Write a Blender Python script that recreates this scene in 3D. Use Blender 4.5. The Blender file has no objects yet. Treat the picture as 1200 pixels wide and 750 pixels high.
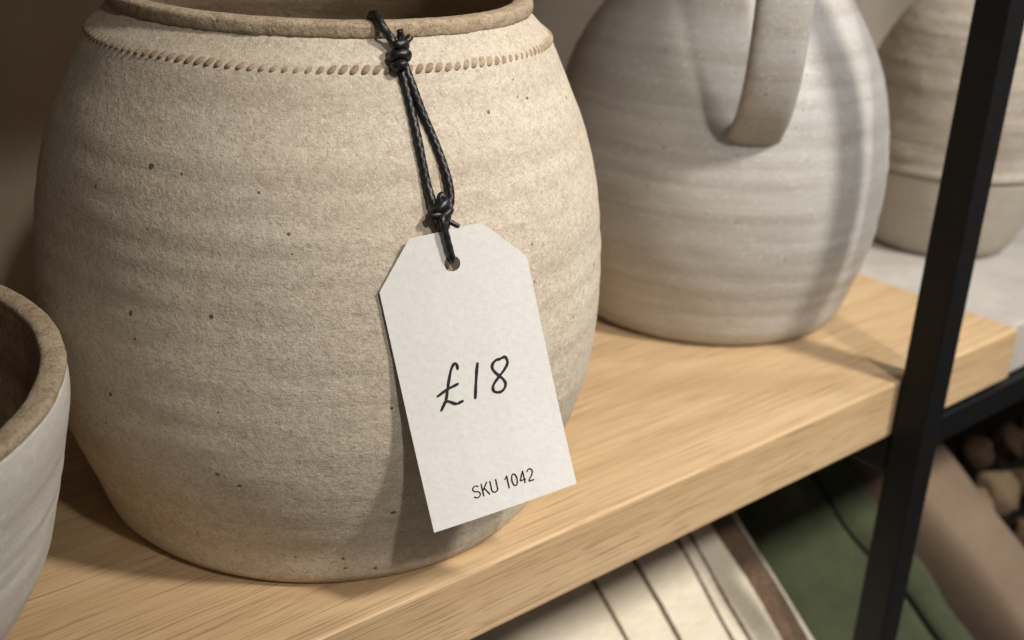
import bpy, bmesh, math, random
from mathutils import Vector, Matrix, noise
random.seed(7)
sc = bpy.context.scene
col = sc.collection
V = Vector

# ------------------------------------------------------------------ camera
cd = bpy.data.cameras.new('camera'); cam = bpy.data.objects.new('camera', cd); col.objects.link(cam)
cr_ = V((0.75594, -0.65276, 0.04959)); cu_ = V((0.21683, 0.32115, 0.92187)); cf_ = V((0.61768, 0.68613, -0.38431))
m = Matrix((cr_, cu_, -cf_)).transposed().to_4x4(); m.translation = V((-0.26281, -0.30692, 0.27624))
cam.matrix_world = m
cd.sensor_width = 36; cd.lens = 42.68; cd.clip_start = 0.01; cd.clip_end = 50
cd.dof.use_dof = True; cd.dof.focus_distance = 0.415; cd.dof.aperture_fstop = 11; cd.dof.aperture_blades = 0
sc.camera = cam

# ------------------------------------------------------------------ light
w = bpy.data.worlds.new('World'); sc.world = w; w.use_nodes = True
w.node_tree.nodes['Background'].inputs[0].default_value = (1.0, 0.93, 0.85, 1)
w.node_tree.nodes['Background'].inputs[1].default_value = 0.11

def spot(name, loc, target, watts, colr, size, cone=60, blend=.5):
    l = bpy.data.lights.new(name, 'SPOT'); o = bpy.data.objects.new(name, l); col.objects.link(o)
    o.location = loc; o.rotation_euler = (V(target) - V(loc)).to_track_quat('-Z', 'Y').to_euler()
    l.energy = watts; l.color = colr; l.shadow_soft_size = size; l.spot_size = math.radians(cone); l.spot_blend = blend
    return o
spot('ceiling_spot_front', (0.55, -1.25, 1.62), (0.27, 0.08, 0.05), 190, (1.0, 0.945, 0.865), 0.11, 36, 1.0)
spot('ceiling_spot_side', (1.30, -0.70, 1.70), (0.38, 0.08, 0.05), 46, (0.90, 0.95, 1.0), 0.11, 38, 1.0)
spot('ceiling_spot_aisle', (-0.20, -1.45, 1.62), (0.24, 0.05, 0.02), 112, (1.0, 0.94, 0.86), 0.07, 24, 1.0)

sc.view_settings.view_transform = 'Standard'; sc.view_settings.look = 'None'
sc.view_settings.exposure = 0.0; sc.view_settings.gamma = 1.0; sc.view_settings.use_curve_mapping = False

# ------------------------------------------------------------------ helpers
def link(name, me, mat=None, parent=None, smooth=True):
    o = bpy.data.objects.new(name, me); col.objects.link(o)
    if mat: me.materials.append(mat)
    if parent: o.parent = parent
    if smooth: me.polygons.foreach_set('use_smooth', [True] * len(me.polygons))
    me.update()
    return o
def mesh(name, vs, fs, mat=None, parent=None, smooth=True):
    me = bpy.data.meshes.new(name); me.from_pydata([tuple(v) for v in vs], [], fs); me.update()
    bm = bmesh.new(); bm.from_mesh(me); bmesh.ops.recalc_face_normals(bm, faces=bm.faces); bm.to_mesh(me); bm.free()
    return link(name, me, mat, parent, smooth)
def empty(name, loc, rz=0):
    o = bpy.data.objects.new(name, None); col.objects.link(o); o.location = loc; o.rotation_euler.z = rz
    o.empty_display_size = .02
    return o
def tag(o, label, cat, group=None):
    o['label'] = label; o['category'] = cat
    if group: o['group'] = group
    return o
def box(name, lo, hi, mat, parent=None, bev=.001, seg=2):
    bm = bmesh.new(); bmesh.ops.create_cube(bm, size=1)
    for v in bm.verts:
        v.co = V((lo[i] + (v.co[i] + .5) * (hi[i] - lo[i]) for i in range(3)))
    if bev: bmesh.ops.bevel(bm, geom=list(bm.edges), offset=bev, segments=seg, profile=.5, affect='EDGES')
    me = bpy.data.meshes.new(name); bm.to_mesh(me); bm.free()
    return link(name, me, mat, parent, False)
def pchip(xs, ys, x):
    n = len(xs); x = min(max(x, xs[0]), xs[-1])
    h = [xs[i+1]-xs[i] for i in range(n-1)]; dl = [(ys[i+1]-ys[i])/h[i] for i in range(n-1)]
    i = max(j for j in range(n-1) if xs[j] <= x)
    def mm(k):
        if k == 0: return dl[0]
        if k == n-1: return dl[-1]
        return (dl[k-1]*h[k]+dl[k]*h[k-1])/(h[k]+h[k-1])
    t = (x-xs[i])/h[i]
    return (2*t**3-3*t**2+1)*ys[i]+(t**3-2*t**2+t)*h[i]*mm(i)+(-2*t**3+3*t**2)*ys[i+1]+(t**3-t**2)*h[i]*mm(i+1)
def lathe(name, prof, seg, mat, parent=None, disp=None, close=False):
    """prof: (r,z) list; a radius of 0 closes with a pole; disp(angle, r, z) -> dr"""
    vs = []; fs = []; rows = []
    for (r, z) in prof:
        if r < 1e-6:
            rows.append([len(vs)]); vs.append((0, 0, z)); continue
        row = []
        for k in range(seg):
            a = 2*math.pi*k/seg; rr = r + (disp(a, r, z) if disp else 0)
            row.append(len(vs)); vs.append((rr*math.cos(a), rr*math.sin(a), z))
        rows.append(row)
    if close: rows.append(rows[0])
    for A, B in zip(rows[:-1], rows[1:]):
        for k in range(seg):
            k2 = (k+1) % seg
            if len(A) == 1: fs.append((A[0], B[k], B[k2]))
            elif len(B) == 1: fs.append((A[k], A[k2], B[0]))
            else: fs.append((A[k], A[k2], B[k2], B[k]))
    return mesh(name, vs, fs, mat, parent)
def smooth_path(P, n, closed=False):
    P = [V(p) for p in P]; out = []; L = len(P)
    segs = L if closed else L-1
    for i in range(segs):
        if closed: p0, p1, p2, p3 = P[(i-1) % L], P[i], P[(i+1) % L], P[(i+2) % L]
        else:
            p1, p2 = P[i], P[i+1]; p0 = P[i-1] if i else 2*p1-p2; p3 = P[i+2] if i+2 < L else 2*p2-p1
        for k in range(n):
            t = k/n
            out.append(.5*((2*p1)+(-p0+p2)*t+(2*p0-5*p1+4*p2-p3)*t*t+(-p0+3*p1-3*p2+p3)*t**3))
    if not closed: out.append(P[-1])
    return out
def resample(P, step):
    out = [P[0]]; acc = 0
    for a, b in zip(P[:-1], P[1:]):
        d = (b-a).length
        if d < 1e-9: continue
        while acc + d >= step:
            t = (step-acc)/d; a = a.lerp(b, t); out.append(a.copy()); d = (b-a).length; acc = 0
            if d < 1e-9: break
        acc += d
    if (out[-1]-P[-1]).length > step*.3: out.append(P[-1])
    return out
def tube(name, path, rad, mat, parent=None, seg=14, braid=0, pitch=.0034, taper=False, lobes=3):
    vs = []; fs = []; n = len(path)
    t0 = (path[1]-path[0]).normalized(); nrm = t0.orthogonal().normalized(); s = 0
    for i, p in enumerate(path):
        t = (path[min(i+1, n-1)]-path[max(i-1, 0)]).normalized()
        nrm = (nrm - t*nrm.dot(t)).normalized(); b = t.cross(nrm)
        if i: s += (p-path[i-1]).length
        for k in range(seg):
            a = 2*math.pi*k/seg; r = rad
            if braid:
                ph = 2*math.pi*s/pitch
                r *= 1 + braid*(abs(math.sin(.5*(lobes*a+ph)))+abs(math.sin(.5*(lobes*a-ph)))-1.2)
            if taper and (i == 0 or i == n-1): r *= .55
            vs.append(p + nrm*(r*math.cos(a)) + b*(r*math.sin(a)))
    for i in range(n-1):
        for k in range(seg):
            k2 = (k+1) % seg; fs.append((i*seg+k, i*seg+k2, (i+1)*seg+k2, (i+1)*seg+k))
    fs.append(tuple(range(seg))[::-1]); fs.append(tuple((n-1)*seg+k for k in range(seg)))
    return mesh(name, vs, fs, mat, parent)

# ------------------------------------------------------------------ material kit
class NT:
    def __init__(s, name):
        s.m = bpy.data.materials.new(name); s.m.use_nodes = True; s.t = s.m.node_tree
        s.b = s.t.nodes['Principled BSDF']; s.tc = s.t.nodes.new('ShaderNodeTexCoord')
    def lk(s, a, b): s.t.links.new(a, b)
    def map(s, scale=(1, 1, 1), rot=(0, 0, 0), loc=(0, 0, 0), src=None):
        n = s.t.nodes.new('ShaderNodeMapping'); n.inputs['Scale'].default_value = scale
        n.inputs['Rotation'].default_value = rot; n.inputs['Location'].default_value = loc
        s.lk(src or s.tc.outputs['Object'], n.inputs[0]); return n.outputs[0]
    def noise(s, vec, scale, detail=4, rough=.55, dist=0):
        n = s.t.nodes.new('ShaderNodeTexNoise'); n.inputs['Scale'].default_value = scale
        n.inputs['Detail'].default_value = detail; n.inputs['Roughness'].default_value = rough
        n.inputs['Distortion'].default_value = dist; s.lk(vec, n.inputs['Vector']); return n.outputs['Fac']
    def voro(s, vec, scale, feat='F1'):
        n = s.t.nodes.new('ShaderNodeTexVoronoi'); n.feature = feat; n.inputs['Scale'].default_value = scale
        s.lk(vec, n.inputs['Vector']); return n
    def math(s, op, a, b=None, c=None):
        n = s.t.nodes.new('ShaderNodeMath'); n.operation = op
        for i, x in enumerate((a, b, c)):
            if x is None: continue
            if isinstance(x, (int, float)): n.inputs[i].default_value = x
            else: s.lk(x, n.inputs[i])
        return n.outputs[0]
    def ramp(s, fac, stops):
        n = s.t.nodes.new('ShaderNodeValToRGB'); e = n.color_ramp.elements
        while len(e) < len(stops): e.new(.5)
        for el, (p, c) in zip(e, stops):
            el.position = p; el.color = (c, c, c, 1) if isinstance(c, (int, float)) else (*c, 1)
        s.lk(fac, n.inputs[0]); return n.outputs[0]
    def mix(s, fac, a, b, mode='MIX'):
        n = s.t.nodes.new('ShaderNodeMix'); n.data_type = 'RGBA'; n.blend_type = mode
        for i, x in ((0, fac), (6, a), (7, b)):
            if isinstance(x, (int, float)): n.inputs[i].default_value = x
            elif isinstance(x, tuple): n.inputs[i].default_value = (*x, 1)
            else: s.lk(x, n.inputs[i])
        return n.outputs[2]
    def bump(s, h, strength, dist, prev=None):
        n = s.t.nodes.new('ShaderNodeBump'); n.inputs['Strength'].default_value = strength
        n.inputs['Distance'].default_value = dist; s.lk(h, n.inputs['Height'])
        if prev: s.lk(prev, n.inputs['Normal'])
        return n.outputs[0]
    def out(s, color, rough=.6, normal=None, spec=.5, sheen=0):
        if isinstance(color, tuple): s.b.inputs['Base Color'].default_value = (*color, 1)
        else: s.lk(color, s.b.inputs['Base Color'])
        if isinstance(rough, (int, float)): s.b.inputs['Roughness'].default_value = rough
        else: s.lk(rough, s.b.inputs['Roughness'])
        s.b.inputs['Specular IOR Level'].default_value = spec
        if sheen: s.b.inputs['Sheen Weight'].default_value = sheen
        if normal: s.lk(normal, s.b.inputs['Normal'])
        return s.m

def stoneware(name, base, dark, tint, grain=650, grain_amt=.5, speck=.5, rough=.75, bumpd=.0005, stretch=1.0, ring=.5, spec=.35, light=.5):
    k = NT(name); P = k.map(); Pz = k.map(scale=(1, 1, stretch))
    big = k.noise(P, 14, 4, .6); rings = k.noise(k.map(scale=(2.2, 2.2, 60)), 1.6, 5, .6)
    c = k.mix(k.ramp(big, [(.34, 0), (.68, 1)]), base, tint)
    c = k.mix(k.math('MULTIPLY', k.ramp(rings, [(.42, 0), (.66, 1)]), ring), c, dark)
    g = k.noise(Pz, grain, 4, .7, 1.0); g2 = k.noise(P, grain*.33, 4, .65)
    gl = k.noise(k.map(loc=(3, 1, 2)), grain*1.25, 2, .6, .8)
    c = k.mix(k.math('MULTIPLY', k.ramp(g, [(.36, 1), (.52, 0)]), grain_amt), c, dark)
    c = k.mix(k.math('MULTIPLY', k.ramp(g2, [(.36, 1), (.55, 0)]), grain_amt*.5), c, dark)
    c = k.mix(k.math('MULTIPLY', k.ramp(gl, [(.56, 0), (.70, 1)]), light), c, tuple(min(1, x*1.22) for x in base))
    v = k.voro(Pz, 190); sx = k.t.nodes.new('ShaderNodeSeparateColor'); k.lk(v.outputs['Color'], sx.inputs[0])
    wv = k.math('MULTIPLY', g2, 1.7)
    sp = k.math('MULTIPLY', k.math('LESS_THAN', k.math('MULTIPLY', v.outputs['Distance'], wv), k.math('MULTIPLY', sx.outputs[1], .15)), k.math('GREATER_THAN', sx.outputs[0], .86))
    v2 = k.voro(Pz, 62); s2 = k.t.nodes.new('ShaderNodeSeparateColor'); k.lk(v2.outputs['Color'], s2.inputs[0])
    sp2 = k.math('MULTIPLY', k.math('LESS_THAN', k.math('MULTIPLY', v2.outputs['Distance'], wv), k.math('MULTIPLY', s2.outputs[1], .065)), k.math('GREATER_THAN', s2.outputs[0], .92))
    c = k.mix(k.math('MULTIPLY', k.math('MAXIMUM', sp, sp2), speck), c, (.07, .05, .03))
    h = k.math('ADD', k.math('MULTIPLY', g, .7), g2)
    n = k.bump(h, .8, bumpd)
    n = k.bump(rings, .35, .0012, n)
    n = k.bump(k.math('MAXIMUM', sp, sp2), -.5, .0006, n)
    return k.out(c, rough, n, spec)

def flat(name, colr, rough=.5, spec=.5, nscale=0, namt=.15, bump=0):
    k = NT(name)
    if not nscale: return k.out(colr, rough, None, spec)
    f = k.noise(k.map(), nscale, 5, .6)
    c = k.mix(k.ramp(f, [(.3, 0), (.7, 1)]), tuple(x*(1-namt) for x in colr), tuple(min(1, x*(1+namt)) for x in colr))
    return k.out(c, rough, k.bump(f, .4, bump) if bump else None, spec)

def oak(name):
    k = NT(name)
    warp = k.noise(k.map(scale=(3.0, 9, 9)), 1.4, 3, .5)
    comb = k.t.nodes.new('ShaderNodeCombineXYZ')
    sep = k.t.nodes.new('ShaderNodeSeparateXYZ'); k.lk(k.tc.outputs['Object'], sep.inputs[0])
    k.lk(sep.outputs[0], comb.inputs[0])
    k.lk(k.math('ADD', sep.outputs[1], k.math('MULTIPLY', warp, .016)), comb.inputs[1])
    k.lk(k.math('ADD', sep.outputs[2], k.math('MULTIPLY', warp, .008)), comb.inputs[2])
    g = k.noise(k.map(scale=(1.3, 42, 42), src=comb.outputs[0]), 1.3, 4, .55)
    fine = k.noise(k.map(scale=(7, 800, 800), src=comb.outputs[0]), 1.2, 3, .6)
    pores = k.noise(k.map(scale=(16, 950, 950), src=comb.outputs[0]), 1.1, 2, .6)
    c = k.ramp(g, [(.28, (.46, .31, .165)), (.5, (.53, .37, .21)), (.72, (.58, .42, .25))])
    c = k.mix(k.math('MULTIPLY', k.ramp(fine, [(.40, 1), (.60, 0)]), .48), c, (.40, .27, .15))
    c = k.mix(k.math('MULTIPLY', k.ramp(pores, [(.36, 1), (.45, 0)]), .55), c, (.25, .155, .08))
    n = k.bump(fine, .2, .0003); n = k.bump(k.ramp(pores, [(.36, 0), (.45, 1)]), .35, .0003, n)
    return k.out(c, k.ramp(fine, [(.3, .55), (.7, .42)]), n, .4)

def stripes_mat(name):
    k = NT(name)
    sep = k.t.nodes.new('ShaderNodeSeparateXYZ'); k.lk(k.tc.outputs['Object'], sep.inputs[0])
    wob = k.noise(k.map(scale=(40, 9, 9)), 1.0, 2); wf = k.noise(k.map(scale=(1, 1, 1)), 380, 2)
    x = k.math('ADD', sep.outputs[0], k.math('MULTIPLY', k.math('SUBTRACT', wob, .5), .006))
    x = k.math('ADD', x, k.math('MULTIPLY', k.math('SUBTRACT', wf, .5), .0018))
    weave = k.noise(k.map(scale=(60, 900, 900)), 1.2, 3); soft = k.noise(k.map(), 26, 4)
    c = k.mix(k.ramp(weave, [(.3, 0), (.7, 1)]), (.60, .53, .42), (.74, .68, .56))
    c = k.mix(k.math('MULTIPLY', k.ramp(soft, [(.4, 0), (.7, 1)]), .35), c, (.50, .40, .27))
    brown = k.mix(k.ramp(wf, [(.35, 0), (.65, 1)]), (.075, .045, .028), (.15, .095, .062))
    for xc, hw in ((.1990, .0018), (.2355, .0018), (.2735, .0014), (.2842, .0014), (.3215, .0125)):
        f = k.math('LESS_THAN', k.math('ABSOLUTE', k.math('SUBTRACT', x, xc)), hw)
        c = k.mix(f, c, brown)
    n = k.bump(weave, .5, .0008)
    return k.out(c, .9, n, .15, .3)

def cloth(name, a, b, scale=600, sheen=.3, big=12):
    k = NT(name); f = k.noise(k.map(), scale, 3, .6); g = k.noise(k.map(), big, 5, .6)
    c = k.mix(k.ramp(g, [(.35, 0), (.7, 1)]), a, b)
    c = k.mix(k.math('MULTIPLY', k.ramp(f, [(.35, 1), (.6, 0)]), .35), c, tuple(x*.55 for x in a))
    return k.out(c, .92, k.bump(f, .5, .0006), .12, sheen)

M_vase = stoneware('beige_stoneware', (.60, .535, .445), (.31, .25, .18), (.56, .48, .375), grain=720, ring=.30, grain_amt=.62, speck=.85, bumpd=.0006, light=.6)
M_raw = stoneware('raw_tan_clay', (.40, .305, .205), (.17, .115, .07), (.48, .395, .285), grain=520, grain_amt=.7, rough=.9, bumpd=.0012, ring=.2)
M_inside = stoneware('tan_glaze_inside', (.40, .30, .20), (.22, .15, .09), (.34, .25, .16), ring=.5, rough=.7)
M_jug = stoneware('grey_white_glaze', (.47, .455, .43), (.29, .26, .225), (.40, .39, .375), grain=330, grain_amt=.22, speck=.75, rough=.42, bumpd=.0003, stretch=2.2, ring=.55, spec=.5)
M_bowl = stoneware('pale_grey_glaze', (.62, .585, .54), (.43, .385, .33), (.55, .52, .48), grain=300, grain_amt=.14, speck=.2, rough=.55, bumpd=.0002, ring=.55)
M_bowlin = stoneware('brown_clay_inside', (.33, .235, .15), (.15, .095, .055), (.25, .17, .10), grain=380, grain_amt=.8, rough=.9, bumpd=.0009, ring=.8)
M_grey = stoneware('ribbed_grey_clay', (.44, .39, .33), (.24, .20, .16), (.36, .315, .26), grain=300, grain_amt=.3, speck=.2, rough=.8, ring=.9)
M_grey2 = stoneware('grey_clay', (.46, .42, .36), (.30, .26, .21), (.40, .36, .31), grain=300, grain_amt=.2, speck=.2, rough=.7, ring=.3)
M_oak = oak('light_oak')
M_black = flat('black_steel', (.0045, .0045, .005), .5, .25, 160, .3, .0002)
M_stone = flat('grey_stone', (.40, .375, .345), .7, .4, 30, .12, .0004)
M_wall = flat('taupe_plaster', (.53, .455, .365), .9, .2, 9, .14, .002)
M_dark = flat('dark_board', (.03, .025, .02), .8, .2, 20, .2)

# ------------------------------------------------------------------ setting
wl = box('wall', (-1.6, .312, -.62), (2.2, .36, 1.3), M_wall, None, 0); wl['kind'] = 'structure'

# slanted display board under the shelf: local frame (x, s down the slope, n out of it)
P0 = V((0, .117, -.16)); S_ = V((0, -.78, -.6258)); N_ = V((0, -.6258, .78))
SL = Matrix((V((1, 0, 0)), S_, N_)).transposed().to_4x4(); SL.translation = P0
bd = box('display_board', (-.75, -.16, -.175), (1.2, .42, -.150), M_dark, None, .001); bd.matrix_world = SL
tag(bd, 'dark slanted board under the oak shelf carrying the cushions', 'board')

# ------------------------------------------------------------------ shelf
sh = box('oak_shelf', (-.80, 0, -.034), (.4331, .30, 0), M_oak, None, .0016, 3)
tag(sh, 'thick light oak shelf carrying the price-tagged vase, jug and open bowl', 'shelf')
us = box('oak_shelf', (-.80, 0, .372), (.4331, .30, .406), M_oak, None, .0016, 3)
tag(us, 'upper oak shelf above the vase and jug', 'shelf')
sl = box('stone_slab', (.4350, .006, -.037), (1.25, .30, -.002), M_stone, None, .0015)
tag(sl, 'grey stone slab beside the end of the oak shelf under the lidded pot', 'slab')
fr = empty('shelf_frame', (.3106, -.0102, -.60))
tag(fr, 'black square steel shelf frame with upright post at the oak shelf edge', 'shelf frame')
def fbox(name, lo, hi): 
    o = box(name, lo, hi, M_black, None, .0012); o.parent = fr; o.matrix_parent_inverse = Matrix.Translation(-V(fr.location)); return o
fbox('post', (.3012, -.0196, -.60), (.3200, -.0008, .80))
fbox('front_rail', (.3202, -.0006, -.0568), (1.25, .0180, -.0380))
fbox('side_rail', (.3014, -.0006, -.0566), (.3190, .3050, -.0362))

# ------------------------------------------------------------------ vase
VC = V((0, .1039, 0))
zk = [0, .006, .018, .036, .06, .09, .12, .145, .165, .182, .1967]
Rk = [.0938, .0962, .0998, .1069, .1134, .1154, .1137, .1100, .1033, .0955, .0886]
rr = random.Random(3); waves = [(rr.uniform(150, 620), rr.uniform(0, 6.3), rr.choice((-1, 1, 2)), rr.uniform(.00002, .00006)) for _ in range(9)]
def throw(a, r, z):
    s = sum(A*math.sin(f*z+p+q*a) for f, p, q, A in waves)
    return s + .0007*(noise.noise(V((math.cos(a)*1.3, math.sin(a)*1.3, z*14)))) + .00035*noise.noise(V((math.cos(a)*4, math.sin(a)*4, z*90)))
va = empty('vase', VC); tag(va, 'large round beige stoneware vase with rope band, wearing the price tag', 'vase')
prof = [(0, .004), (.086, .004), (.0885, .0005), (.0912, .0)]
prof += [(pchip(zk, Rk, .1967*(i/110)**1.15)-(.0018*max(0, 1-(.1967*(i/110)**1.15)/.004)), .0006+.1961*(i/110)**1.15) for i in range(0, 111)]
prof += [(.0868, .1985), (.0846, .2004), (.0826, .2024), (.0810, .2042), (.0798, .2058)]
prof += [(.0745, .2056), (.0755, .200), (.083, .190), (.093, .170), (.104, .14), (.1095, .10), (.107, .06), (.095, .02), (.08, .012), (0, .012)]
lathe('body', prof, 288, M_vase, va, lambda a, r, z: throw(a, r, z) if z > .002 else 0)
lathe('inner_glaze', [(.0738, .2060), (.0747, .200), (.0820, .190), (.0921, .170), (.1031, .14), (.1086, .10), (.1061, .06), (.0942, .021), (.079, .0135), (0, .0135)], 128, M_inside, va, lambda a, r, z: throw(a, r, z)*2 if .02 < z < .2 else 0)
rimp = []
for i in range(28):
    a = 2*math.pi*i/28; rimp.append((.0770+.0041*math.copysign(abs(math.cos(a))**.6, math.cos(a)), .2078+.0030*math.copysign(abs(math.sin(a))**.62, math.sin(a))))
lathe('rim', rimp, 288, M_raw, va, lambda a, r, z: .0005*noise.noise(V((math.cos(a)*9, math.sin(a)*9, z*40)))+.00040*noise.noise(V((math.cos(a)*60, math.sin(a)*60, z*650)))+.00025*noise.noise(V((math.cos(a)*130, math.sin(a)*130, z*1300+r*900))), close=True)
# twisted rope band in relief
kb = NT('rope_band_clay')
ang = kb.noise(kb.map(), 55, 3, .6); fin = kb.noise(kb.map(), 520, 3, .6)
cc = kb.mix(kb.ramp(ang, [(.35, 0), (.62, 1)]), (.25, .18, .115), (.40, .315, .225))
cc = kb.mix(kb.math('MULTIPLY', kb.ramp(fin, [(.35, 1), (.55, 0)]), .6), cc, (.19, .13, .08))
M_rope = kb.out(cc, .9, kb.bump(fin, .6, .0006), .3)
vs = []; fs = []; NA, NB = 2700, 12; beads = 150
for i in range(NA):
    a = 2*math.pi*i/NA
    amp = .80 + .2*noise.noise(V((math.cos(a)*5, math.sin(a)*5, 0)))
    wz = .0004*noise.noise(V((math.cos(a)*6, math.sin(a)*6, 3)))
    for j in range(NB):
        b = 2*math.pi*j/NB
        wv = abs(math.sin(.5*(beads*a - 2.0*math.sin(b))))
        q = max(.0002, 1-amp+amp*wv**1.0)
        R = .0882 + (.0019*q-.0004)*max(0, math.cos(b))**.8 - .0004*abs(math.sin(b)) - (.0017*math.sin(b)*(.95 if math.sin(b) > 0 else .5))
        vs.append((R*math.cos(a), R*math.sin(a), .1966+wz+.0017*math.sin(b)))
for i in range(NA):
    for j in range(NB):
        i2 = (i+1) % NA; j2 = (j+1) % NB; fs.append((i*NB+j, i2*NB+j, i2*NB+j2, i*NB+j2))
mesh('rope_band', vs, fs, M_rope, va)

# ------------------------------------------------------------------ jug
JC = V((.3066, .1497, 0)); jz = [0, .006, .02, .045, .08, .115, .15, .185, .207, .225, .245, .27, .285]
jR = [.0838, .0865, .0908, .0977, .1010, .0981, .0890, .0690, .0520, .0430, .0410, .0440, .0475]
jg = empty('jug', JC, 0); tag(jg, 'grey-white speckled stoneware jug with strap handle behind the tagged vase', 'jug')
prof = [(0, .004), (.078, .004), (.0790, .0004), (.0800, 0), (.0803, .0022)] + [(pchip(jz, jR, .285*i/120)-(.001*max(0, 1-i/3)), .0026+.2824*i/120) for i in range(121)]
prof += [(.0455, .2875), (.0435, .285), (.040, .27), (.037, .245), (.039, .225), (.048, .207), (.085, .15), (.095, .09), (.085, .02), (0, .014)]
lathe('body', prof, 192, M_jug, jg, lambda a, r, z: throw(a+2, r, z*1.1)*1.2 if .002 < z < .28 else 0)
# strap handle
ha = math.radians(-129.5); hd = V((math.cos(ha), math.sin(ha), 0)); hs = V((-math.sin(ha), math.cos(ha), 0))
hp = [hd*r + V((0, 0, z)) for r, z in ((.086, .1245), (.096, .1300), (.1065, .140), (.1145, .155), (.1190, .175), (.1200, .200), (.1165, .228), (.106, .252), (.088, .266), (.064, .268), (.040, .262))]
hp = smooth_path(hp, 8); vs = []; fs = []; n = len(hp); SG = 24
for i, p in enumerate(hp):
    t = (hp[min(i+1, n-1)]-hp[max(i-1, 0)]).normalized(); nn = t.cross(hs).normalized()
    u = i/(n-1); wd = .0142 + .0022*max(0, 1-u*6)**2 + .003*max(0, (u-.8)*5)**2; th = .0056 + .002*max(0, 1-u*6)
    for k in range(SG):
        a = 2*math.pi*k/SG; ca, sa = math.cos(a), math.sin(a)
        e = lambda x: math.copysign(abs(x)**.72, x)
        vs.append(p + hs*(wd*e(ca)) + nn*(th*e(sa) - .0011*math.cos(2*a)*0))
for i in range(n-1):
    for k in range(SG):
        k2 = (k+1) % SG; fs.append((i*SG+k, i*SG+k2, (i+1)*SG+k2, (i+1)*SG+k))
fs.append(tuple(range(SG))); fs.append(tuple((n-1)*SG+k for k in range(SG)))
mesh('handle', vs, fs, M_jug, jg)

# ------------------------------------------------------------------ open bowl at the shelf's other end
bw = empty('bowl', (-.2446, .0880, 0)); tag(bw, 'open pale grey bowl with brown unglazed rim next to the tagged vase', 'bowl')
H = .1122; bz = [0, .2, .4, .6, .8, .92, 1.0]; bR = [.0691, .0917, .1060, .1125, .1168, .1184, .1172]
prof = [(0, .004), (.060, .004), (.062, .0005), (.066, 0)] + [(pchip(bz, bR, i/60*.975), .0008+H*i/60*.968) for i in range(61)]
prof += [(.1110, H-.0028), (.1105, H-.006), (.104, .065), (.085, .025), (.05, .010), (0, .008)]
dsp = lambda a, r, z: throw(a+4, r, z*1.6)*1.1*min(1, max(0, (H-.010-z)/.02)) if z > .003 else 0
lathe('body', prof, 192, M_bowl, bw, dsp)
lathe('inside', [(.1105, H-.002), (.1095, H-.008), (.1070, .085), (.1010, .063), (.083, .027), (.05, .0125), (0, .0100)], 128, M_bowlin, bw, lambda a, r, z: throw(a, r, z*2)*.8 - .0004 if .015 < z < H-.012 else 0)
rp = []
for i in range(24):
    a = 2*math.pi*i/24; rp.append((0.1141+.0040*math.copysign(abs(math.cos(a))**.7, math.cos(a)), H-.0018+.0022*math.copysign(abs(math.sin(a))**.8, math.sin(a))))
lathe('rim', rp, 192, M_raw, bw, lambda a, r, z: .0004*noise.noise(V((math.cos(a)*8, math.sin(a)*8, z*40)))+.0002*noise.noise(V((math.cos(a)*50, math.sin(a)*50, z*500))), close=True)

# ------------------------------------------------------------------ stacked bowls on the slab
SC = V((.5550, .1336, -.002))
lb = empty('stacked_bowl', SC); tag(lb, 'smooth grey bowl on the stone slab under an upturned bowl', 'bowl')
lo = [(0, .003), (.044, .003), (.046, 0), (.050, .001), (.0555, .008), (.0600, .020), (.0640, .034), (.0672, .048), (.0690, .058), (.0692, .0600), (.0660, .0600), (.063, .045), (.054, .018), (.03, .008), (0, .007)]
lathe('body', lo, 128, M_grey2, lb, lambda a, r, z: throw(a, r, z*2) if .004 < z < .055 else 0)
ub = empty('upturned_bowl', SC + V((0, 0, .0604))); tag(ub, 'ribbed grey-brown bowl upturned on the smooth grey bowl', 'bowl')
up = [(.0650, 0), (.0700, .0003), (.0708, .003), (.0702, .006), (.0688, .0085)]
for i in range(1, 41):
    a = i/40*math.pi/2*.93; up.append((.0700*math.cos(a)**.62 if a < 1.57 else 0, .0075+.1130*math.sin(a)))
up += [(.018, .1195), (.0165, .1240), (.012, .1240), (.010, .1205), (0, .1205)]
lathe('body', up, 160, M_grey, ub, lambda a, r, z: throw(a+1, r, z*2.5)*2.4 if .008 < z < .118 else 0)

# ------------------------------------------------------------------ price tag
TX = V((.90863, -.36344, .20568)); TY = V((-.14512, .18704, .97157)); TN = V((-.39158, -.91265, .11721))
TS = .9965   # card a touch nearer than the vase's belly
TO = V((-.26281, -.30692, .27624)) + (V((-.00883, -.02601, .04589)) - V((-.26281, -.30692, .27624)))*TS
TM = Matrix((TX*TS, TY*TS, TN*TS)).transposed().to_4x4(); TM.translation = TO
tg = empty('price_tag', TO); tg.matrix_world = TM
tag(tg, 'white card price tag hand-lettered £18 hanging on black cord', 'price tag')
kt = NT('tag_card'); pf = kt.noise(kt.map(), 420, 4, .6); pg = kt.noise(kt.map(), 60, 4, .6)
ct = kt.mix(kt.ramp(pf, [(.35, 0), (.65, 1)]), (.74, .725, .70), (.79, .775, .75))
ct = kt.mix(kt.math('MULTIPLY', kt.ramp(pg, [(.45, 0), (.7, 1)]), .4), ct, (.74, .72, .69))
M_card = kt.out(ct, .85, kt.bump(pf, .35, .0003), .25)
def curl(x, y): return -.0006*(x/.027)**2 + .0022*((y-.05)/.05)**2*(1 if y < .05 else .1)
poly = [(-12.74, 105.19), (12.75, 104.07), (25.97, 88.32), (27.82, .38), (-27.2, -.65), (-26.19, 90.0)]
poly = [(x/1000, y/1000) for x, y in poly]
bm = bmesh.new()
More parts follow.
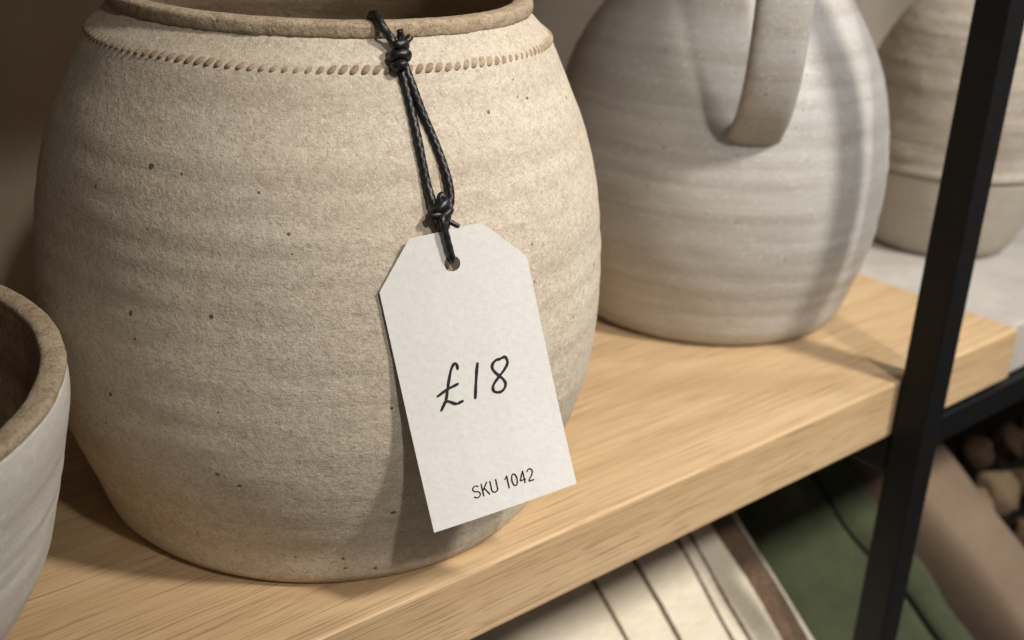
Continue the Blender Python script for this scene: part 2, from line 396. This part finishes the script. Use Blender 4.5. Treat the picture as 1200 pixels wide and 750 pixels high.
# outer loop densified, with the hole as an inner loop
def ringpts(P, n):
    out = []
    for i in range(len(P)):
        a, b = P[i], P[(i+1) % len(P)]
        L = math.hypot(b[0]-a[0], b[1]-a[1]); c = .0007/L
        for t in [c*.25+0] + [c+(1-2*c)*k/n for k in range(n+1)] + [1-c*.25]: out.append((a[0]+(b[0]-a[0])*t, a[1]+(b[1]-a[1])*t))
    return out
HX, HY, HR = -.00015, .09304, .00275
outer = [bm.verts.new((x, y, 0)) for x, y in ringpts(poly, 10)]
inner = [bm.verts.new((HX+HR*math.cos(2*math.pi*k/40), HY+HR*math.sin(2*math.pi*k/40), 0)) for k in range(40)]
es = [bm.edges.new((L[i], L[(i+1) % len(L)])) for L in (outer, inner) for i in range(len(L))]
bmesh.ops.triangle_fill(bm, edges=es, use_beauty=True)
for _ in range(1):
    bmesh.ops.subdivide_edges(bm, edges=[e for e in bm.edges if e.calc_length() > .012], cuts=2)
bmesh.ops.triangulate(bm, faces=bm.faces)
if sum(f.normal.z for f in bm.faces) < 0: bmesh.ops.reverse_faces(bm, faces=bm.faces)
g = bmesh.ops.extrude_face_region(bm, geom=list(bm.faces))
for v in [x for x in g['geom'] if isinstance(x, bmesh.types.BMVert)]: v.co.z -= .00045
bmesh.ops.recalc_face_normals(bm, faces=bm.faces)
for v in bm.verts: v.co.z += curl(v.co.x, v.co.y)
me = bpy.data.meshes.new('card'); bm.to_mesh(me); bm.free()
link('card', me, M_card, tg, False)
M_ink = flat('dark_ink', (.028, .026, .030), .5, .4, 900, .5)
M_print = flat('print_ink', (.018, .017, .018), .6, .3)
def stroke(name, pts, wd):
    P = smooth_path([(x/1000, y/1000, 0) for x, y in pts], 8); n = len(P); vs = []; fs = []
    rnd = random.Random(len(pts))
    def add(c, t, hw):
        nn = V((-t.y, t.x, 0))
        for k in (-1, -.5, 0, .5, 1):
            q = c + nn*hw*k; vs.append((q.x, q.y, curl(q.x, q.y)+.00006+.00003*(1-k*k)))
    t0 = (P[1]-P[0]).normalized(); t1 = (P[-1]-P[-2]).normalized(); h = wd/2000
    for k in (-1, -.85, -.5): add(P[0]+t0*(h*k), t0, h*math.sqrt(max(.0, 1-k*k))+1e-6)
    for i, p in enumerate(P):
        add(p, (P[min(i+1, n-1)]-P[max(i-1, 0)]).normalized(), h*(1+.10*math.sin(i*.35+len(pts))))
    for k in (.5, .85, 1): add(P[-1]+t1*(h*k), t1, h*math.sqrt(max(.0, 1-k*k))+1e-6)
    for i in range(len(vs)//5-1):
        for j in range(4): fs.append((i*5+j, i*5+j+1, i*5+j+6, i*5+j+5))
    return vs, fs
strokes = {
 'pound_sign': [[(-6.0, 56.2), (-5.94, 57.26), (-6.28, 58.22), (-7.14, 58.05), (-8.3, 56.48), (-9.48, 53.83), (-10.64, 50.73), (-11.47, 48.39), (-12.21, 46.44), (-12.99, 45.16), (-13.83, 44.12), (-14.6, 43.05)],
   [(-14.69, 48.44), (-12.5, 49.36), (-10.28, 50.1), (-8.55, 50.42), (-7.15, 50.73)],
   [(-12.9, 45.57), (-11.86, 45.59), (-10.76, 44.89), (-9.5, 43.92), (-8.49, 43.74), (-7.4, 43.96), (-6.75, 44.06)]],
 'digit_one': [[(1.23, 55.93), (.41, 53.37), (-.46, 50.17), (-1.41, 46.54), (-2.04, 43.89)]],
 'digit_eight': [[(9.39, 55.17), (7.92, 55.19), (6.56, 54.3), (6.04, 52.73), (6.66, 51.01), (7.97, 49.09), (9.12, 47.42), (9.56, 45.75), (8.91, 44.19), (7.46, 43.32), (6.0, 43.47), (4.9, 44.34), (4.91, 45.88), (5.92, 47.32), (7.97, 49.09), (9.73, 50.51), (11.34, 52.19), (11.87, 53.77), (11.33, 55.32), (10.07, 55.4)]]}
for nm, L in strokes.items():
    vs = []; fs = []
    for si, s in enumerate(L):
        a, b = stroke(nm, s, 1.02); o = len(vs)
        vs += [(x, y, z+.00002*si) for x, y, z in a]; fs += [tuple(i+o for i in f) for f in b]
    mesh(nm, vs, fs, M_ink, tg)
# printed code, drawn as monoline grotesque capitals (unit em: cap height 1)
arc = lambda cx, cy, rx, ry, a0, a1, n=14: [(cx+rx*math.cos(math.radians(a0+(a1-a0)*i/n)), cy+ry*math.sin(math.radians(a0+(a1-a0)*i/n))) for i in range(n+1)]
GL = {'S': (.66, [arc(.33, .74, .255, .21, 20, 270, 16) + arc(.33, .275, .275, .225, 90, -160, 16)[1:]]),
 'K': (.66, [[(.09, 0), (.09, 1)], [(.60, 1), (.09, .40)], [(.27, .60), (.63, 0)]]),
 'U': (.70, [[(.09, 1), (.09, .34)] + arc(.345, .30, .255, .25, 180, 360)[1:-1] + [(.60, .34), (.60, 1)]]),
 ' ': (.30, []), '1': (.54, [[(.12, .76), (.27, .82), (.36, .99)], [(.36, 1), (.36, 0)]]),
 '0': (.60, [arc(.30, .5, .225, .455, 90, 450, 28)]),
 '4': (.60, [[(.43, 0), (.43, .98)], [(.43, .97), (.05, .28)], [(.05, .28), (.58, .28)]]),
 '2': (.60, [arc(.30, .70, .225, .255, 165, -30, 14) + [(.40, .43), (.16, .20), (.07, .05)], [(.05, .045), (.55, .045)]])}
def flatstroke(P, hw, dz):
    P = [V((x, y, 0)) for x, y in P]; n = len(P); vs = []; fs = []
    for i, p in enumerate(P):
        a = (P[i]-P[max(i-1, 0)]); b = (P[min(i+1, n-1)]-P[i]); t = ((a.normalized() if a.length else V())+(b.normalized() if b.length else V())).normalized()
        nn = V((-t.y, t.x, 0))
        for k in (-1, 1): q = p+nn*hw*k; vs.append((q.x, q.y, curl(q.x, q.y)+.00007+dz))
    for i in range(n-1): fs.append((2*i, 2*i+1, 2*i+3, 2*i+2))
    return vs, fs
text = 'SKU 1042'; track = .10; tw = sum(GL[c][0]+track for c in text)-track
sx_, sy_ = .0233/tw, .0050; x = -.01055; vs = []; fs = []; q = 0
for ch in text:
    for st in GL[ch][1]:
        a, b = flatstroke([(x+px*sx_, .00705+py*sy_) for px, py in st], .00025, q*.000004); q += 1
        o = len(vs); vs += a; fs += [tuple(i+o for i in f) for f in b]
    x += (GL[ch][0]+track)*sx_
mesh('printed_code', vs, fs, M_print, tg, False)

# ------------------------------------------------------------------ cord
kc = NT('waxed_black_cord'); cf = kc.noise(kc.map(), 900, 3, .6)
ccol = kc.mix(kc.ramp(cf, [(.4, 0), (.7, 1)]), (.005, .005, .0055), (.016, .0155, .0155))
M_cord = kc.out(ccol, .42, kc.bump(cf, .4, .0003), .5)
cdn = empty('tag_cord', (-.0248, .0204, .2018)); tag(cdn, 'knotted black waxed cord hanging the price tag from the vase rim', 'cord')
inv = Matrix.Translation(-V(cdn.location))
mm = lambda L: [V((x/1000, y/1000, z/1000)) for x, y, z in L]
def cord(name, P, rad=.00142, braid=.12, n=10, **k):
    P = resample(smooth_path(P, n), .0003)
    o = tube(name, P, rad, M_cord, cdn, 16, braid, **k); o.matrix_parent_inverse = inv; return o
cord('strand', mm([(-25.2, 18.6, 199.6), (-25.47, 17.91, 197.19), (-25.42, 14.96, 190.69), (-25.44, 11.9, 184.2), (-25.78, 7.9, 176.51), (-26.16, 4.31, 168.73), (-26.27, 1.1, 161.37), (-26.2, -2.4, 155.9), (-25.0, -4.6, 152.4)]))
cord('strand', mm([(-24.3, 18.4, 199.6), (-24.0, 17.3, 197.14), (-23.26, 14.0, 191.2), (-22.14, 10.67, 184.09), (-20.41, 7.07, 176.6), (-19.29, 3.1, 169.22), (-18.9, -.53, 162.38), (-19.6, -2.9, 157.0), (-21.9, -4.4, 152.6), (-23.0, -5.6, 150.4)]))
inw = (V((0, .1039, 0)) - V((-.0287, .0257, 0))).normalized()
rp0 = V((-.0287, .0257, 0)); rc = V((0, .1039, 0))
def rz(r, z): return rc - inw*r + V((0, 0, z))
cord('rim_loop', mm([(-25.0, 18.6, 199.5), (-25.0, 20.3, 201.75), (-25.3, 22.6, 204.66), (-26.4, 23.9, 207.04), (-27.7, 24.7, 209.2)]) + [rz(.0806, .2122), rz(.0775, .2126), rz(.0735, .2118), rz(.0712, .2080), rz(.0706, .200), rz(.0712, .192)])
cord('tail', mm([(-24.6, 20.0, 202.6), (-23.6, 21.2, 205.0), (-23.2, 21.6, 207.2), (-23.6, 21.6, 209.0)]), .0011, taper=True)
cord('tail', mm([(-24.6, 19.6, 202.6), (-23.0, 20.0, 204.4), (-21.2, 20.4, 205.6), (-19.8, 20.7, 206.7)]), .0012, taper=True)
def knot(name, c, ax, out, R, pitch, turns, rad, tilt=0, squash=.8, ph=0):
    ax = V(ax).normalized(); out = V(out); out = (out-ax*out.dot(ax)).normalized(); sd = ax.cross(out)
    P = []
    N = int(28*turns)
    for i in range(N+1):
        a = ph+2*math.pi*i/28; h = pitch*(i/28-turns/2) + tilt*math.cos(a)
        P.append(V(c) + sd*(R*math.cos(a)) + out*(R*squash*math.sin(a)) + ax*h)
    # tuck both ends into the knot's core
    P = [V(c)+ax*(pitch*(-turns/2))] + P + [V(c)+ax*(pitch*turns/2)]
    o = tube(name, resample(smooth_path(P, 3), .0003), rad, M_cord, cdn, 16, .07); o.matrix_parent_inverse = inv; return o
on1 = V((-.3, -.95, .25))
knot('knot', (-.0254, .0188, .2011), (-.06, -.50, -.86), on1, .00245, .0033, 2.05, .00165, .0007, .85, 1.2)
k2 = V((-.0242, -.0046, .1530)); on2 = V((-.27, -.96, .1))
knot('knot', k2, (.30, -.30, -.90), on2, .0026, .0031, 2.1, .00155, .0013, .85, .4)
cord('knot_bight', mm([(-24.6, -4.6, 152.2), (-25.6, -5.2, 155.4), (-25.3, -4.6, 158.6), (-24.3, -4.5, 159.3), (-23.7, -4.9, 157.2), (-23.6, -5.4, 153.5)]), .00125)
cord('tail', mm([(-25.4, -6.2, 152.6), (-27.2, -5.8, 153.3), (-28.6, -5.0, 153.2), (-29.5, -4.6, 152.5)]), .0012, taper=True)
cord('tail', mm([(-23.3, -6.4, 151.0), (-21.9, -7.6, 150.0), (-21.0, -8.3, 149.4), (-20.3, -8.6, 148.9)]), .00085, taper=True)
def tl(x, y, z): return TM @ V((x/1000, y/1000, z/1000))
cord('hole_loop', [k2, tl(-.6, 109.2, 1.0), tl(-.6, 105.6, 1.75), tl(-.4, 101.0, 1.6), tl(-.2, 97.0, 1.5), tl(-.1, 95.0, .9), tl(-.1, 94.2, -.3), tl(-.2, 95.4, -1.6), tl(-.5, 99.0, -1.75), tl(-.8, 104, -1.6), tl(-1, 108.0, -.6), k2 + V((-.0006, 0, -.001))], .00118)

# ------------------------------------------------------------------ cushions on the slanted board
def cushion(name, x0, x1, s0, s1, top, bot, mat, label, seam=None, wr=.003, seed=0, skew=0, piping=None, pw=3.2, drop=0):
    root = empty(name, SL @ V(((x0+x1)/2, s1, bot))); tag(root, label, 'cushion')
    nx, ns = 44, 64; vs = []; fs = []
    def pos(i, j, side):
        u = -1+2*i/nx; v = -1+2*j/ns
        e = max(0, (1-abs(u)**pw))**.5*max(0, (1-abs(v)**6))**.5
        mid = (top+bot)/2; hh = (top-bot)/2
        x = (x0+x1)/2+u*(x1-x0)/2; s = (s0+s1)/2+v*(s1-s0)/2
        x += skew*s + .003*noise.noise(V((s*9, u*2, seed)))
        z = mid + side*hh*(.14+.86*e)
        if side > 0: z += wr*e*(noise.noise(V((x*16, s*9, seed+5)))+.5*noise.noise(V((x*34+s*10, s*14, seed+9))))
        z -= drop*((1-u)/2)**1.15
        if seam and side > 0:
            z -= .006*math.exp(-((x-skew*s-seam)/.0035)**2)
        return SL @ V((x, s, z))
    idx = {}
    for side in (1, -1):
        for i in range(nx+1):
            for j in range(ns+1):
                idx[i, j, side] = len(vs); vs.append(pos(i, j, side))
    for side in (1, -1):
        for i in range(nx):
            for j in range(ns):
                f = (idx[i, j, side], idx[i+1, j, side], idx[i+1, j+1, side], idx[i, j+1, side]); fs.append(f if side > 0 else f[::-1])
    def edge(L):
        for a, b in zip(L[:-1], L[1:]): fs.append((idx[(*a, 1)], idx[(*b, 1)], idx[(*b, -1)], idx[(*a, -1)]))
    edge([(0, j) for j in range(ns+1)]); edge([(nx, j) for j in range(ns, -1, -1)]); edge([(i, 0) for i in range(nx, -1, -1)]); edge([(i, ns) for i in range(nx+1)])
    o = mesh('cover', vs, fs, mat); o.parent = root; o.matrix_parent_inverse = Matrix.Translation(-V(root.location))
    if seam:
        P = []
        for j in range(2, ns-1):
            u = 2*(seam-(x0+x1)/2)/(x1-x0); i = (u+1)/2*nx; i0 = int(i)
            P.append(pos(i0, j, 1).lerp(pos(i0+1, j, 1), i-i0) + N_*.0024)
        q = tube('seam_piping', P, .0019, M_gpipe, root, 8); q.matrix_parent_inverse = Matrix.Translation(-V(root.location))
    if piping:
        P = []
        for j in range(ns+1):
            v = -1+2*j/ns; s = (s0+s1)/2+v*(s1-s0)/2*.97
            P.append(SL @ V((x1+skew*s+.001, s, (top+bot)/2)))
        q = tube('piping', P, .0035, piping, root, 10); q.matrix_parent_inverse = Matrix.Translation(-V(root.location))
    return root
M_str = stripes_mat('striped_weave')
M_green = cloth('green_velvet', (.044, .052, .028), (.068, .078, .042), 420, .15, 26)
M_gpipe = cloth('dark_green_piping', (.016, .019, .010), (.022, .026, .014), 500, .1)
M_taupe = cloth('taupe_cloth', (.20, .142, .098), (.25, .18, .128), 500, .2)
M_tpipe = cloth('taupe_piping', (.13, .10, .075), (.16, .12, .09), 500, .2)
cushion('cushion', .116, .357, -.15, .36, .004, -.145, M_str, 'cream cushion with dark brown stripes under the oak shelf', wr=.0035, seed=1, pw=12)
cushion('cushion', .362, .492, -.15, .36, -.004, -.145, M_green, 'dark green velvet cushion beside the striped cushion', seam=.452, wr=.011, seed=2, skew=.10, pw=8, drop=.055)
cushion('cushion', .500, .582, -.15, .36, .004, -.145, M_taupe, 'plain taupe brown cushion between green cushion and dark crate', wr=.003, seed=3, skew=.12, piping=M_tpipe, pw=9)

# crate of pale lumps
M_crate = flat('dark_crate_wood', (.040, .032, .025), .7, .3, 60, .3, .0004)
cb = empty('crate', SL @ V((.75, .30, -.149))); cb.rotation_euler = SL.to_euler()
tag(cb, 'dark brown crate beside the taupe cushion filled with pale rounded pieces', 'crate')
ci = None
def cpart(name, lo, hi):
    o = box(name, lo, hi, M_crate, cb, .001); return o
cpart('base', (-.135, -.42, .0), (.145, .02, .008))
cpart('side_panel', (-.137, -.42, .0082), (-.129, .02, .135)); cpart('side_panel', (.137, -.42, .0082), (.145, .02, .125))
cpart('end_panel', (-.1288, -.42, .0082), (.1368, -.412, .135)); cpart('end_panel', (-.1288, .012, .0082), (.1368, .02, .125))
M_lump = [cloth('pale_lump_%s' % n, a, b, 300, 0, 60) for n, a, b in (('cream', (.36, .27, .17), (.24, .16, .095)), ('tan', (.17, .11, .065), (.26, .18, .11)), ('brown', (.05, .032, .02), (.10, .065, .04)))]
lumps = []
for t in range(3):
    bm = bmesh.new(); bmesh.ops.create_icosphere(bm, subdivisions=3, radius=1)
    for v in bm.verts:
        v.co *= 1+.42*noise.noise(v.co*1.5+V((t*7, 0, 0)))+.07*noise.noise(v.co*4+V((0, t*5, 0)))
    me = bpy.data.meshes.new('lump'); bm.to_mesh(me); bm.free(); me.materials.append(M_lump[t]); me.polygons.foreach_set('use_smooth', [True]*len(me.polygons)); lumps.append(me)
rl = random.Random(11); k = 0
CM = SL.copy(); CM.translation = SL @ V((.75, .30, -.149))
for iy in range(10):
    for ix in range(6):
        o = bpy.data.objects.new('lump', lumps[rl.choice((0, 1, 2, 2, 2))]); col.objects.link(o)
        r = rl.uniform(.015, .020)
        p = V((-.105+ix*.0435+rl.uniform(-.006, .006), -.385+iy*.0405+rl.uniform(-.006, .006), .090+rl.uniform(-.012, .014)))
        o.location = CM @ p; o.scale = (r*rl.uniform(.9, 1.15), r*rl.uniform(.85, 1.1), r*rl.uniform(.75, 1)); o.rotation_euler = (rl.uniform(0, 6), rl.uniform(0, 6), rl.uniform(0, 6))
        tag(o, 'pale rounded piece heaped in the dark brown crate', 'piece', 'pieces heaped in the crate')
